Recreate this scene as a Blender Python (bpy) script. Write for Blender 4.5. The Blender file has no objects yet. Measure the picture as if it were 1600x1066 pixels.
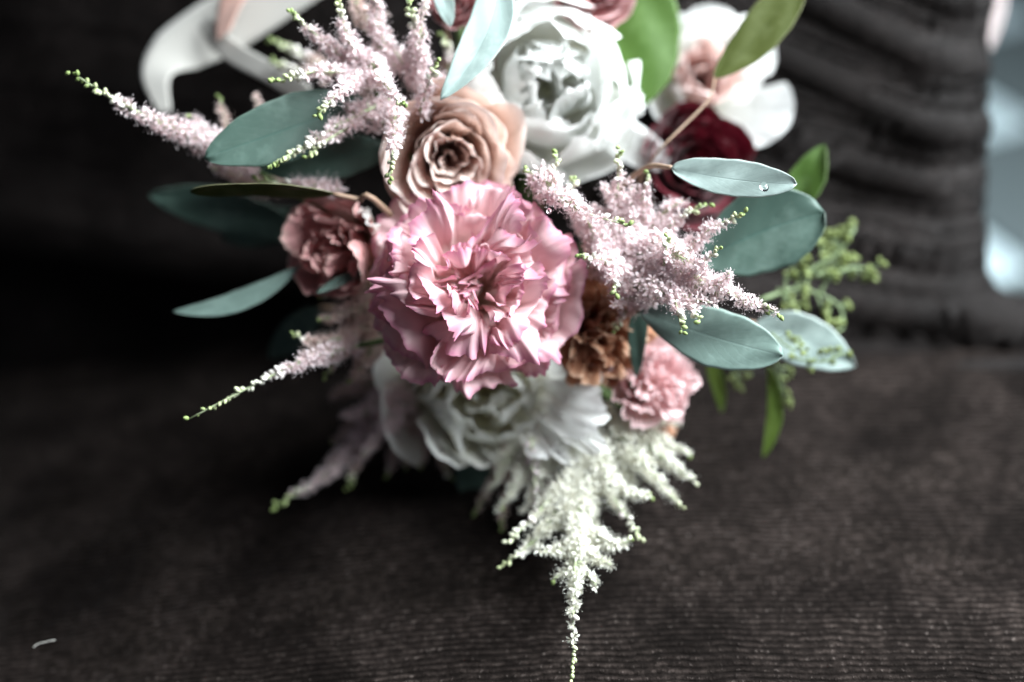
import bpy, math, random
import numpy as np
from mathutils import Vector, Matrix

# ------------------------------------------------------------------ camera, world, lamps, exposure
scene = bpy.context.scene
COL = scene.collection
rng = np.random.default_rng(7)

PITCH = math.radians(40.0)
CAM = np.array([0.0, -0.32, 0.37])
FPX = 40.0 / 36.0 * 1600.0                        # focal length in photo pixels
F = np.array([0, math.cos(PITCH), -math.sin(PITCH)])
R = np.array([1.0, 0, 0])
U = np.array([0, math.sin(PITCH), math.cos(PITCH)])

cam_data = bpy.data.cameras.new("camera")
cam_data.lens = 40.0
cam_data.sensor_width = 36.0
cam_data.clip_start = 0.01
cam_data.clip_end = 30.0
cam_data.dof.use_dof = True
cam_data.dof.focus_distance = 0.416
cam_data.dof.aperture_fstop = 1.9
cam = bpy.data.objects.new("camera", cam_data)
cam.location = CAM
cam.rotation_euler = (math.pi / 2 - PITCH, 0, 0)
COL.objects.link(cam)
scene.camera = cam

world = bpy.data.worlds.new("World")
scene.world = world
world.use_nodes = True
wb = world.node_tree.nodes["Background"]
wb.inputs[0].default_value = (0.75, 0.82, 1.0, 1)
wb.inputs[1].default_value = 0.068

def area(name, loc, target, size, power, color):
    l = bpy.data.lights.new(name, 'AREA')
    l.shape = 'RECTANGLE'
    l.size, l.size_y = size
    l.energy = power
    l.color = color
    o = bpy.data.objects.new(name, l)
    o.location = loc
    o.rotation_euler = (Vector(target) - Vector(loc)).to_track_quat('-Z', 'Y').to_euler()
    COL.objects.link(o)
    return o

# the room's window, to the right and a little behind the chair
area("window_light", (0.84, 0.20, 0.90), (0.16, 0.03, 0.06), (1.10, 1.10), 58.0, (0.90, 0.97, 1.0)).data.spread = math.radians(135)

# added lamp, for an assumed unseen window, brightens the floor behind the chair
area("back_window_light", (1.5, 1.9, 0.9), (0.75, 1.0, -0.42), (0.8, 0.8), 3.4, (0.86, 0.95, 1.0)).data.spread = math.radians(110)

scene.view_settings.view_transform = 'Standard'
scene.view_settings.look = 'None'
scene.view_settings.exposure = 0.16
scene.view_settings.gamma = 1.0
scene.cycles.use_denoising = True
scene.cycles.max_bounces = 12
scene.cycles.diffuse_bounces = 8
scene.cycles.transmission_bounces = 12
scene.cycles.transparent_max_bounces = 8
scene.cycles.sample_clamp_indirect = 4.0

# ------------------------------------------------------------------ helpers
def P(px, py, d):
    """point that the photo shows at pixel (px, py), d metres along the camera axis"""
    return CAM + d * (F + R * (px - 800.0) / FPX + U * (533.0 - py) / FPX)

def PX(d):
    return d / FPX

def cdir(x, y, z):
    """direction given as right / up / towards the viewer"""
    v = R * x + U * y - F * z
    return v / np.linalg.norm(v)

def unit(v):
    v = np.asarray(v, float)
    return v / (np.linalg.norm(v) + 1e-12)

def link(o, parent=None):
    COL.objects.link(o)
    if parent is not None:
        o.parent = parent
    return o

def mesh_obj(name, verts, faces, mat, parent=None, uv=None, smooth=True):
    """verts in world space; the object sits at the scene origin of its parent"""
    me = bpy.data.meshes.new(name)
    off = np.array(parent_world(parent)) if parent is not None else np.zeros(3)
    vv = np.asarray(verts, float) - off
    me.from_pydata(vv.tolist(), [], faces if isinstance(faces, list) else faces.tolist())
    if uv is not None:
        lay = me.uv_layers.new(name="UVMap")
        idx = np.empty(len(me.loops), dtype=np.int32)
        me.loops.foreach_get("vertex_index", idx)
        lay.data.foreach_set("uv", np.asarray(uv, np.float32)[idx].ravel())
    if smooth:
        me.polygons.foreach_set("use_smooth", np.ones(len(me.polygons), dtype=bool))
    if mat is not None:
        me.materials.append(mat)
    me.update()
    o = bpy.data.objects.new(name, me)
    return link(o, parent)

_pw = {}
def parent_world(p):
    return _pw.get(p.name, np.zeros(3))

def thing(name, loc, label, cat, group=None):
    o = bpy.data.objects.new(name, None)
    o.empty_display_size = 0.01
    o.location = loc
    COL.objects.link(o)
    _pw[o.name] = np.array(loc, float)
    tag(o, label, cat, group)
    return o

def tag(o, label, cat, group=None):
    o["label"] = label
    o["category"] = cat
    if group:
        o["group"] = group

def sub(o, parent):
    """make o a child of a part whose own origin is the thing's origin"""
    o.parent = parent

def register_part(o):
    # a part sits at its thing's origin, so sub-parts share the same offset
    _pw[o.name] = _pw.get(o.parent.name, np.zeros(3)) if o.parent else np.zeros(3)
    return o

def grid_faces(nu, nv):
    i, j = np.meshgrid(np.arange(nu - 1), np.arange(nv - 1), indexing='ij')
    a = (i * nv + j).ravel()
    return np.stack([a, a + nv, a + nv + 1, a + 1], 1)

def tube(pts, rad, n=6):
    pts = np.asarray(pts, float)
    m = len(pts)
    rad = np.broadcast_to(np.asarray(rad, float), (m,))
    tan = np.gradient(pts, axis=0)
    tan /= np.linalg.norm(tan, axis=1, keepdims=True) + 1e-12
    ref = np.array([0.3, 0.5, 0.81]) if abs(tan[0] @ np.array([0.3, 0.5, 0.81])) < .9 else np.array([1.0, 0, 0])
    vs = []
    for k in range(m):
        s = unit(np.cross(tan[k], ref)); t = np.cross(tan[k], s)
        for a in range(n):
            th = 2 * math.pi * a / n
            vs.append(pts[k] + rad[k] * (math.cos(th) * s + math.sin(th) * t))
    fs = []
    for k in range(m - 1):
        for a in range(n):
            b = (a + 1) % n
            fs.append((k * n + a, k * n + b, (k + 1) * n + b, (k + 1) * n + a))
    fs.append(tuple(range(n - 1, -1, -1)))
    fs.append(tuple((m - 1) * n + a for a in range(n)))
    return np.array(vs), fs

def smooth_line(pts, n):
    """Catmull-Rom through the points"""
    p = np.asarray(pts, float)
    if len(p) == 2:
        t = np.linspace(0, 1, n)[:, None]
        return p[0] * (1 - t) + p[1] * t
    q = np.vstack([2 * p[0] - p[1], p, 2 * p[-1] - p[-2]])
    out = []
    segs = len(p) - 1
    for t in np.linspace(0, segs - 1e-9, n):
        k = int(t); f = t - k
        a, b, c, d = q[k], q[k + 1], q[k + 2], q[k + 3]
        out.append(0.5 * (2 * b + (c - a) * f + (2 * a - 5 * b + 4 * c - d) * f * f + (3 * b - a - 3 * c + d) * f ** 3))
    return np.array(out)

class Wob:
    """smooth random field: a sum of sines"""
    def __init__(self, r, scale, n=5, dim=3):
        self.k = r.normal(size=(n, dim)) * scale
        self.p = r.uniform(0, 6.28, n)
    def __call__(self, x):
        return np.sin(x @ self.k.T + self.p).mean(-1) * 1.6

# ------------------------------------------------------------------ materials
def new_mat(name):
    m = bpy.data.materials.new(name)
    m.use_nodes = True
    nt = m.node_tree
    b = nt.nodes["Principled BSDF"]
    return m, nt, b

def ramp(nt, stops, fac):
    n = nt.nodes.new("ShaderNodeValToRGB")
    e = n.color_ramp.elements
    while len(e) < len(stops):
        e.new(0.5)
    for k, (p, c) in enumerate(stops):
        e[k].position = p
        e[k].color = (*c, 1)
    nt.links.new(fac, n.inputs[0])
    return n.outputs[0]

def math_node(nt, op, a, b=None, clamp=False):
    n = nt.nodes.new("ShaderNodeMath"); n.operation = op; n.use_clamp = clamp
    for i, x in enumerate((a, b)):
        if x is None: continue
        if isinstance(x, (int, float)): n.inputs[i].default_value = x
        else: nt.links.new(x, n.inputs[i])
    return n.outputs[0]

def mix_col(nt, fac, a, b, mode='MIX'):
    n = nt.nodes.new("ShaderNodeMix"); n.data_type = 'RGBA'; n.blend_type = mode
    for sock, x in ((n.inputs[0], fac), (n.inputs[6], a), (n.inputs[7], b)):
        if isinstance(x, (int, float)): sock.default_value = x
        elif isinstance(x, tuple): sock.default_value = (*x, 1)
        else: nt.links.new(x, sock)
    return n.outputs[2]

def noise_tex(nt, vec, scale, detail=3.0, rough=0.55):
    n = nt.nodes.new("ShaderNodeTexNoise")
    n.inputs["Scale"].default_value = scale
    n.inputs["Detail"].default_value = detail
    n.inputs["Roughness"].default_value = rough
    if vec is not None: nt.links.new(vec, n.inputs["Vector"])
    return n.outputs["Fac"]

def mapping(nt, vec, scale):
    n = nt.nodes.new("ShaderNodeMapping")
    n.inputs["Scale"].default_value = scale
    nt.links.new(vec, n.inputs["Vector"])
    return n.outputs[0]

def petal_mat(name, stops, transl=0.28, rough=0.55, vein=0.12, bump=0.15, var=0.12):
    m, nt, b = new_mat(name)
    tc = nt.nodes.new("ShaderNodeTexCoord")
    sep = nt.nodes.new("ShaderNodeSeparateXYZ"); nt.links.new(tc.outputs["UV"], sep.inputs[0])
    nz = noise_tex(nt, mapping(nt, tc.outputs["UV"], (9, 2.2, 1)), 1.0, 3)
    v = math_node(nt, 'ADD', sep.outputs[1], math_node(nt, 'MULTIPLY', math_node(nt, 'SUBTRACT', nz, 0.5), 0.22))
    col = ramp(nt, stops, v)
    streak = noise_tex(nt, mapping(nt, tc.outputs["UV"], (46, 1.6, 1)), 1.0, 2)
    fac = math_node(nt, 'MULTIPLY', math_node(nt, 'SUBTRACT', 1.0, streak), vein * 2)
    col = mix_col(nt, fac, col, (0.62, 0.55, 0.55), 'MULTIPLY')
    oi = nt.nodes.new("ShaderNodeObjectInfo")
    hsv = nt.nodes.new("ShaderNodeHueSaturation")
    val = math_node(nt, 'ADD', 1.0 - var / 2, math_node(nt, 'MULTIPLY', oi.outputs["Random"], var))
    nt.links.new(val, hsv.inputs["Value"]); nt.links.new(col, hsv.inputs["Color"])
    col = hsv.outputs[0]
    nt.links.new(col, b.inputs["Base Color"])
    b.inputs["Roughness"].default_value = rough
    b.inputs["Specular IOR Level"].default_value = 0.28
    b.inputs["Sheen Weight"].default_value = 0.15
    bp = nt.nodes.new("ShaderNodeBump"); bp.inputs["Strength"].default_value = bump
    bp.inputs["Distance"].default_value = 0.0006
    nt.links.new(streak, bp.inputs["Height"]); nt.links.new(bp.outputs[0], b.inputs["Normal"])
    tr = nt.nodes.new("ShaderNodeBsdfTranslucent")
    nt.links.new(col, tr.inputs[0])
    mx = nt.nodes.new("ShaderNodeMixShader"); mx.inputs[0].default_value = transl
    nt.links.new(b.outputs[0], mx.inputs[1]); nt.links.new(tr.outputs[0], mx.inputs[2])
    nt.links.new(mx.outputs[0], nt.nodes["Material Output"].inputs[0])
    return m

def leaf_mat(name, col, col2, edge, rough=0.5, transl=0.15, bloom=0.0, vein=(0.5, 0.6, 0.5), spec=0.35):
    m, nt, b = new_mat(name)
    tc = nt.nodes.new("ShaderNodeTexCoord")
    sep = nt.nodes.new("ShaderNodeSeparateXYZ"); nt.links.new(tc.outputs["UV"], sep.inputs[0])
    u = math_node(nt, 'ABSOLUTE', math_node(nt, 'SUBTRACT', math_node(nt, 'MULTIPLY', sep.outputs[0], 2.0), 1.0))
    n1 = noise_tex(nt, tc.outputs["Object"], 160.0, 5, 0.6)
    n2 = noise_tex(nt, tc.outputs["Object"], 1500.0, 3, 0.6)
    base = mix_col(nt, math_node(nt, 'MULTIPLY', math_node(nt, 'ADD', n1, math_node(nt, 'MULTIPLY', n2, 0.4)), 0.72, True), col, col2)
    n3 = noise_tex(nt, tc.outputs["Object"], 62.0, 4, 0.65)
    blo = math_node(nt, 'MULTIPLY', math_node(nt, 'SUBTRACT', n3, 0.50), 3.2, True)
    pale = tuple(min(1.0, x * 1.5 + 0.045) for x in col2)
    base = mix_col(nt, math_node(nt, 'MULTIPLY', blo, 0.8), base, pale)
    vo = nt.nodes.new("ShaderNodeTexVoronoi"); vo.inputs["Scale"].default_value = 330.0
    nt.links.new(tc.outputs["Object"], vo.inputs["Vector"])
    spk = math_node(nt, 'MULTIPLY', math_node(nt, 'SUBTRACT', 0.16, vo.outputs["Distance"]), 9.0, True)
    spk = math_node(nt, 'MULTIPLY', spk, math_node(nt, 'MULTIPLY', math_node(nt, 'SUBTRACT', n1, 0.52), 6.0, True))
    base = mix_col(nt, math_node(nt, 'MULTIPLY', spk, 0.6), base, (0.10, 0.085, 0.05))
    # veins: a midrib and slanted side veins
    ph = math_node(nt, 'SUBTRACT', math_node(nt, 'MULTIPLY', sep.outputs[1], 11.0), math_node(nt, 'MULTIPLY', u, 3.6))
    ph = math_node(nt, 'ADD', ph, math_node(nt, 'MULTIPLY', n1, 1.2))
    side = math_node(nt, 'ABSOLUTE', math_node(nt, 'SUBTRACT', math_node(nt, 'FRACT', ph), 0.5))
    side = math_node(nt, 'MULTIPLY', math_node(nt, 'SUBTRACT', 1.0, math_node(nt, 'MULTIPLY', side, 14.0), True), 0.30)
    mid = math_node(nt, 'SUBTRACT', 1.0, math_node(nt, 'MULTIPLY', u, 26.0), True)
    vn = math_node(nt, 'MAXIMUM', math_node(nt, 'MULTIPLY', mid, 0.75), side)
    c = mix_col(nt, math_node(nt, 'MULTIPLY', vn, 0.75), base, vein)
    eg = math_node(nt, 'MULTIPLY', math_node(nt, 'SUBTRACT', u, 0.955), 22.0, True)
    c = mix_col(nt, math_node(nt, 'MULTIPLY', eg, 0.6), c, edge)
    nt.links.new(c, b.inputs["Base Color"])
    b.inputs["Roughness"].default_value = rough
    b.inputs["Specular IOR Level"].default_value = spec
    b.inputs["Sheen Weight"].default_value = bloom
    b.inputs["Sheen Roughness"].default_value = 0.4
    b.inputs["Sheen Tint"].default_value = (0.8, 0.95, 0.95, 1)
    bp = nt.nodes.new("ShaderNodeBump"); bp.inputs["Strength"].default_value = 0.35
    bp.inputs["Distance"].default_value = 0.0005
    h = math_node(nt, 'SUBTRACT', math_node(nt, 'MULTIPLY', n1, 0.5), math_node(nt, 'MULTIPLY', vn, 0.9))
    nt.links.new(h, bp.inputs["Height"]); nt.links.new(bp.outputs[0], b.inputs["Normal"])
    tr = nt.nodes.new("ShaderNodeBsdfTranslucent"); nt.links.new(c, tr.inputs[0])
    mx = nt.nodes.new("ShaderNodeMixShader"); mx.inputs[0].default_value = transl
    nt.links.new(b.outputs[0], mx.inputs[1]); nt.links.new(tr.outputs[0], mx.inputs[2])
    nt.links.new(mx.outputs[0], nt.nodes["Material Output"].inputs[0])
    return m

def ramp_mat(name, stops, rough=0.6, transl=0.2):
    """colour along UV.y with a little noise"""
    m, nt, b = new_mat(name)
    tc = nt.nodes.new("ShaderNodeTexCoord")
    sep = nt.nodes.new("ShaderNodeSeparateXYZ"); nt.links.new(tc.outputs["UV"], sep.inputs[0])
    nz = noise_tex(nt, tc.outputs["Object"], 420.0, 2)
    v = math_node(nt, 'ADD', sep.outputs[1], math_node(nt, 'MULTIPLY', math_node(nt, 'SUBTRACT', nz, 0.5), 0.35))
    c = ramp(nt, stops, v)
    nt.links.new(c, b.inputs["Base Color"])
    b.inputs["Roughness"].default_value = rough
    b.inputs["Specular IOR Level"].default_value = 0.25
    tr = nt.nodes.new("ShaderNodeBsdfTranslucent"); nt.links.new(c, tr.inputs[0])
    mx = nt.nodes.new("ShaderNodeMixShader"); mx.inputs[0].default_value = transl
    nt.links.new(b.outputs[0], mx.inputs[1]); nt.links.new(tr.outputs[0], mx.inputs[2])
    nt.links.new(mx.outputs[0], nt.nodes["Material Output"].inputs[0])
    return m

def velvet_mat(name, ribs=True):
    m, nt, b = new_mat(name)
    tc = nt.nodes.new("ShaderNodeTexCoord")
    ob = tc.outputs["Object"]
    # worn patches, and light caught by the brushed nap painted into the colour
    patch = noise_tex(nt, mapping(nt, ob, (1.0, 1.25, 1.0)), 19.0, 5, 0.62)
    tuft = noise_tex(nt, mapping(nt, ob, (1.0, 1.5, 1.0)), 230.0, 4, 0.7)
    fine = noise_tex(nt, ob, 900.0, 3, 0.7)
    f = math_node(nt, 'MULTIPLY', math_node(nt, 'SUBTRACT', patch, 0.37), 2.0, True)
    g = math_node(nt, 'MULTIPLY', math_node(nt, 'SUBTRACT', tuft, 0.44), 3.4, True)
    f2 = math_node(nt, 'ADD', 0.10, math_node(nt, 'MULTIPLY', f, 0.80))
    k = math_node(nt, 'MULTIPLY', f2, math_node(nt, 'ADD', 0.22, math_node(nt, 'MULTIPLY', g, 1.0)))
    k = math_node(nt, 'MULTIPLY', k, math_node(nt, 'ADD', 0.45, fine), True)
    col = mix_col(nt, k, (0.0022, 0.0017, 0.0015), (0.082, 0.063, 0.056)) if ribs else mix_col(nt, math_node(nt, 'MULTIPLY', k, math_node(nt, 'ADD', 0.4, noise_tex(nt, mapping(nt, ob, (5.0, 5.0, 60.0)), 4.0, 4, 0.65))), (0.0018, 0.0014, 0.0013), (0.040, 0.032, 0.030))
    if ribs:
        sepo = nt.nodes.new("ShaderNodeSeparateXYZ"); nt.links.new(ob, sepo.inputs[0])
        wob = noise_tex(nt, mapping(nt, ob, (1.0, 1.0, 1.0)), 30.0, 3)
        yy = math_node(nt, 'ADD', sepo.outputs[1], math_node(nt, 'MULTIPLY', math_node(nt, 'SUBTRACT', wob, 0.5), 0.0058))
        ph = math_node(nt, 'MULTIPLY', yy, 2 * math.pi / 0.0027)
        rib = math_node(nt, 'ADD', 0.5, math_node(nt, 'MULTIPLY', math_node(nt, 'SINE', ph), 0.5))
        bead = noise_tex(nt, mapping(nt, ob, (1.0, 0.5, 1.0)), 700.0, 2, 0.6)
        h = math_node(nt, 'MULTIPLY', math_node(nt, 'POWER', rib, 0.7), math_node(nt, 'ADD', 0.45, bead))
        col = mix_col(nt, math_node(nt, 'MULTIPLY', math_node(nt, 'SUBTRACT', 1.0, h, True), math_node(nt, 'MULTIPLY', math_node(nt, 'ADD', tuft, noise_tex(nt, ob, 55.0, 3)), 0.62)), col, (0.0035, 0.0028, 0.0026))
        bead2 = math_node(nt, 'MULTIPLY', math_node(nt, 'SUBTRACT', bead, 0.60), 7.0, True)
        glint = math_node(nt, 'MULTIPLY', math_node(nt, 'MULTIPLY', bead2, rib), math_node(nt, 'ADD', f, 0.12))
        col = mix_col(nt, math_node(nt, 'MULTIPLY', glint, 0.7, True), col, (0.20, 0.165, 0.15))  # bright pile glints painted into the colour along rib crests
    else:
        h = math_node(nt, 'ADD', math_node(nt, 'MULTIPLY', tuft, 0.5), fine)
    nt.links.new(col, b.inputs["Base Color"])
    b.inputs["Roughness"].default_value = 0.85 if ribs else 0.36
    b.inputs["Specular IOR Level"].default_value = 0.03 if ribs else 0.075
    b.inputs["Specular Tint"].default_value = (1.0, 0.90, 0.88, 1)
    b.inputs["Sheen Weight"].default_value = 0.03 if ribs else 0.06
    b.inputs["Sheen Roughness"].default_value = 0.18
    b.inputs["Sheen Tint"].default_value = (0.40, 0.39, 0.41, 1)
    bp = nt.nodes.new("ShaderNodeBump"); bp.inputs["Strength"].default_value = 0.8
    bp.inputs["Distance"].default_value = 0.0012
    nt.links.new(h, bp.inputs["Height"]); nt.links.new(bp.outputs[0], b.inputs["Normal"])
    return m

def simple_mat(name, col, rough=0.6, spec=0.3, noise=0.15, nscale=60.0, sheen=0.0, transl=0.0):
    m, nt, b = new_mat(name)
    tc = nt.nodes.new("ShaderNodeTexCoord")
    nz = noise_tex(nt, tc.outputs["Object"], nscale, 4)
    c = mix_col(nt, math_node(nt, 'MULTIPLY', nz, noise * 2, True), col, tuple(x * 0.55 for x in col))
    nt.links.new(c, b.inputs["Base Color"])
    b.inputs["Roughness"].default_value = rough
    b.inputs["Specular IOR Level"].default_value = spec
    b.inputs["Sheen Weight"].default_value = sheen
    if transl:
        tr = nt.nodes.new("ShaderNodeBsdfTranslucent"); nt.links.new(c, tr.inputs[0])
        mx = nt.nodes.new("ShaderNodeMixShader"); mx.inputs[0].default_value = transl
        nt.links.new(b.outputs[0], mx.inputs[1]); nt.links.new(tr.outputs[0], mx.inputs[2])
        nt.links.new(mx.outputs[0], nt.nodes["Material Output"].inputs[0])
    return m

def water_mat():
    m, nt, b = new_mat("water_drop")
    b.inputs["Base Color"].default_value = (1, 1, 1, 1)
    b.inputs["Transmission Weight"].default_value = 1.0
    b.inputs["Roughness"].default_value = 0.02
    b.inputs["IOR"].default_value = 1.33
    return m

M = {}
M['lisianthus'] = petal_mat("pink_petal", [(0.0, (0.66, 0.54, 0.36)), (0.38, (0.82, 0.64, 0.58)), (0.62, (0.79, 0.52, 0.53)), (0.88, (0.82, 0.55, 0.58)), (1.0, (0.60, 0.24, 0.35))], 0.26, 0.5, 0.10, 0.25)
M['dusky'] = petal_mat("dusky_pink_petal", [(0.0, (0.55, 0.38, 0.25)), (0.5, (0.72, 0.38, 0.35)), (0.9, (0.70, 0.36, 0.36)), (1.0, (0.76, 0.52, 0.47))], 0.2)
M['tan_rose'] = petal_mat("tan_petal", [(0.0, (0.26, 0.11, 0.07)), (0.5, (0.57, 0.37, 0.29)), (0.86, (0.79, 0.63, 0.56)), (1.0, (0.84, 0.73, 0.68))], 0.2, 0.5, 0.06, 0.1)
M['peony'] = petal_mat("white_petal", [(0.0, (0.86, 0.85, 0.66)), (0.28, (0.92, 0.92, 0.86)), (0.6, (0.93, 0.94, 0.92)), (1.0, (0.94, 0.95, 0.94))], 0.5, 0.55, 0.06, 0.12, 0.06)
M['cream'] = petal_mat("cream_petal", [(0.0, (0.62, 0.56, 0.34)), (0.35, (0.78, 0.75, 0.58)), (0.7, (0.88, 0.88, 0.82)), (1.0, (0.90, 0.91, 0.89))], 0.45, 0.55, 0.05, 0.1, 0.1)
M['blush'] = petal_mat("blush_petal", [(0.0, (0.62, 0.30, 0.24)), (0.45, (0.72, 0.46, 0.40)), (0.9, (0.80, 0.62, 0.58)), (1.0, (0.84, 0.72, 0.70))], 0.25, 0.5, 0.06)
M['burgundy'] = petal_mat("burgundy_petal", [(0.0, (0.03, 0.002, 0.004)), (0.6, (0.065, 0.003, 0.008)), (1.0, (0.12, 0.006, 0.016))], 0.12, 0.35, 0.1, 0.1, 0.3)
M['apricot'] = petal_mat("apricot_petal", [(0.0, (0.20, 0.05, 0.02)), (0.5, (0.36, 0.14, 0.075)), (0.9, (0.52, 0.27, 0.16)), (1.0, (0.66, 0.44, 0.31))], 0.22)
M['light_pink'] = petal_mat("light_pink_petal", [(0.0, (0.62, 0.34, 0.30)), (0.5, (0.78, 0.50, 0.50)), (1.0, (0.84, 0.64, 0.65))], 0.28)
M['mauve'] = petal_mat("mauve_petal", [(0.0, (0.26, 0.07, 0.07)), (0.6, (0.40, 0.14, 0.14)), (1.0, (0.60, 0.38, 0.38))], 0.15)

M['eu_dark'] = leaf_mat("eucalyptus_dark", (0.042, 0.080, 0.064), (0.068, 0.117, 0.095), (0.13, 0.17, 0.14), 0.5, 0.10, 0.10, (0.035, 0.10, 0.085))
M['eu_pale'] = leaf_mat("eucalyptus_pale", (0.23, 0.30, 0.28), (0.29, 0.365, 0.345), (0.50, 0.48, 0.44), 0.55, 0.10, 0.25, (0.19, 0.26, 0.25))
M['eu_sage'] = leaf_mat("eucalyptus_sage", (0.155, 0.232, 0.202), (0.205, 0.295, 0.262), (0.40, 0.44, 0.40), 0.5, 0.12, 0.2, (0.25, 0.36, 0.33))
M['green'] = leaf_mat("fresh_green", (0.045, 0.090, 0.017), (0.062, 0.118, 0.024), (0.26, 0.36, 0.16), 0.5, 0.10, 0.0, (0.05, 0.11, 0.02), 0.12)
M['olive'] = leaf_mat("olive_green", (0.050, 0.064, 0.014), (0.072, 0.088, 0.022), (0.30, 0.29, 0.18), 0.5, 0.10, 0.0, (0.04, 0.055, 0.015), 0.12)
M['blade'] = leaf_mat("blade_green", (0.12, 0.20, 0.025), (0.16, 0.25, 0.04), (0.2, 0.3, 0.1), 0.5, 0.4)
M['stem'] = simple_mat("stem_green", (0.09, 0.14, 0.05), 0.55)
M['petiole'] = simple_mat("petiole_brown", (0.30, 0.20, 0.14), 0.5)
M['ast_stem'] = simple_mat("astilbe_stem", (0.40, 0.46, 0.28), 0.55)
M['ast_pink'] = ramp_mat("astilbe_pink", [(0.0, (0.66, 0.47, 0.47)), (0.45, (0.78, 0.64, 0.65)), (1.0, (0.86, 0.78, 0.80))], 0.6, 0.38)
M['ast_dusty'] = ramp_mat("astilbe_dusty", [(0.0, (0.42, 0.27, 0.22)), (0.45, (0.64, 0.48, 0.44)), (1.0, (0.80, 0.68, 0.65))], 0.6, 0.25)  # dusty pink, also shade painted into dim inner spikes of paler plumes
M['ast_white'] = ramp_mat("astilbe_white", [(0.0, (0.62, 0.58, 0.46)), (0.45, (0.70, 0.69, 0.60)), (1.0, (0.78, 0.78, 0.72))], 0.6, 0.3)
M['bud'] = ramp_mat("astilbe_bud", [(0.0, (0.78, 0.68, 0.70)), (0.40, (0.80, 0.78, 0.70)), (0.72, (0.52, 0.56, 0.34)), (1.0, (0.24, 0.32, 0.11))], 0.5, 0.12)
M['seed'] = simple_mat("seed_green", (0.17, 0.215, 0.065), 0.5, 0.3, 0.3, 300.0)
M['seed_stem'] = simple_mat("seed_stem", (0.17, 0.23, 0.11), 0.5)
M['velvet_seat'] = velvet_mat("velvet_ribbed", True)
M['velvet_back'] = velvet_mat("velvet_plain", False)
M['satin'] = simple_mat("satin_white", (0.57, 0.55, 0.51), 0.38, 0.45, 0.08, 20.0, 0.3, 0.22)
M['satin_blush'] = simple_mat("satin_blush", (0.66, 0.40, 0.33), 0.4, 0.4, 0.1, 20.0, 0.2, 0.2)
M['satin_pale'] = simple_mat("satin_pale_pink", (0.60, 0.50, 0.49), 0.4, 0.4, 0.1, 20.0, 0.2, 0.2)
M['tile_light'] = simple_mat("tile_light", (0.44, 0.54, 0.57), 0.85, 0.08, 0.10, 6.0)
M['tile_dark'] = simple_mat("tile_dark", (0.085, 0.105, 0.11), 0.85, 0.08, 0.2, 6.0)
M['grout'] = simple_mat("grout", (0.12, 0.13, 0.13), 0.9, 0.1)
M['water'] = water_mat()

# ------------------------------------------------------------------ setting: floor of laid tiles
FLOOR_Z = -0.42
floor = mesh_obj("floor", [(-2.5, -1.5, FLOOR_Z - .006), (3.5, -1.5, FLOOR_Z - .006), (3.5, 4.5, FLOOR_Z - .006), (-2.5, 4.5, FLOOR_Z - .006)], [(0, 1, 2, 3)], M['grout'], smooth=False)
floor["kind"] = "structure"
register_part(floor)
TS = 0.256
ang = math.atan2(0.346, 0.129) - math.pi / 4
ex = np.array([math.cos(ang), math.sin(ang)]); ey = np.array([-ex[1], ex[0]])
h = TS / 2 - 0.003; bv = 0.003
tile_v = [(-h, -h, -.006), (h, -h, -.006), (h, h, -.006), (-h, h, -.006), (-h, -h, -.002), (h, -h, -.002), (h, h, -.002), (-h, h, -.002),
          (-h + bv, -h + bv, 0), (h - bv, -h + bv, 0), (h - bv, h - bv, 0), (-h + bv, h - bv, 0)]
tile_f = [(0, 1, 5, 4), (1, 2, 6, 5), (2, 3, 7, 6), (3, 0, 4, 7), (4, 5, 9, 8), (5, 6, 10, 9), (6, 7, 11, 10), (7, 4, 8, 11), (8, 9, 10, 11)]
tmesh = {}
for k in ('tile_light', 'tile_dark'):
    me = bpy.data.meshes.new("floor_tile"); me.from_pydata(tile_v, [], tile_f); me.materials.append(M[k]); tmesh[k] = me
c0 = np.array([0.570, 1.157])
for i in range(-8, 9):
    for j in range(-8, 9):
        c = c0 + TS * (i * ex + j * ey)
        if not (-0.9 < c[0] < 2.3 and -0.6 < c[1] < 2.9): continue
        o = bpy.data.objects.new("floor_tile", tmesh['tile_light' if (i + j) % 2 == 0 else 'tile_dark'])
        o.location = (c[0], c[1], FLOOR_Z)
        o.rotation_euler = (0, 0, ang)
        link(o, floor)

# ------------------------------------------------------------------ the velvet chair
chair = thing("velvet_chair", (0, 0.1, 0), "dark brown velvet chair with ribbed seat and gathered backrest under the bouquet", "chair")
# seat: a padded slab, its top gently domed and uneven
nx, ny = 260, 190
X, Y = np.meshgrid(np.linspace(-0.95, 0.42, nx), np.linspace(-0.30, 0.75, ny), indexing='ij')
X = -0.95 + (X + 0.95) * ((0.42 - 0.19 * np.clip((Y - 0.135) / 0.03, 0, 1)) + 0.95) / 1.37
w1 = Wob(rng, 14, 6, 2); w2 = Wob(rng, 45, 6, 2)
Z = 0.0025 * w1(np.stack([X, Y], -1)) + 0.0007 * w2(np.stack([X, Y], -1))
dl = np.clip(0.06 - X, 0, None)
Z += -1.0 * dl ** 2 / (1 + 2.4 * dl)
Z += -0.35 * np.clip(X - 0.33, 0, None) ** 1.5 - 0.9 * np.clip(-0.2 - Y, 0, None) ** 1.6
Z += 0.010 * np.exp(-((Y - 0.105) / 0.035) ** 2) * np.exp(-((X - 0.20) / 0.12) ** 2)
top = np.stack([X, Y, Z], -1).reshape(-1, 3)
fs = grid_faces(nx, ny)
bot = top.copy(); bot[:, 2] = -0.40
side = []
N = len(top)
ring = [i * ny for i in range(nx)] + [(nx - 1) * ny + j for j in range(1, ny)] + [i * ny + ny - 1 for i in range(nx - 2, -1, -1)] + [j for j in range(ny - 2, 0, -1)]
ringv = bot[ring]
allv = np.vstack([top, ringv])
faces = fs.tolist()
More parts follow.
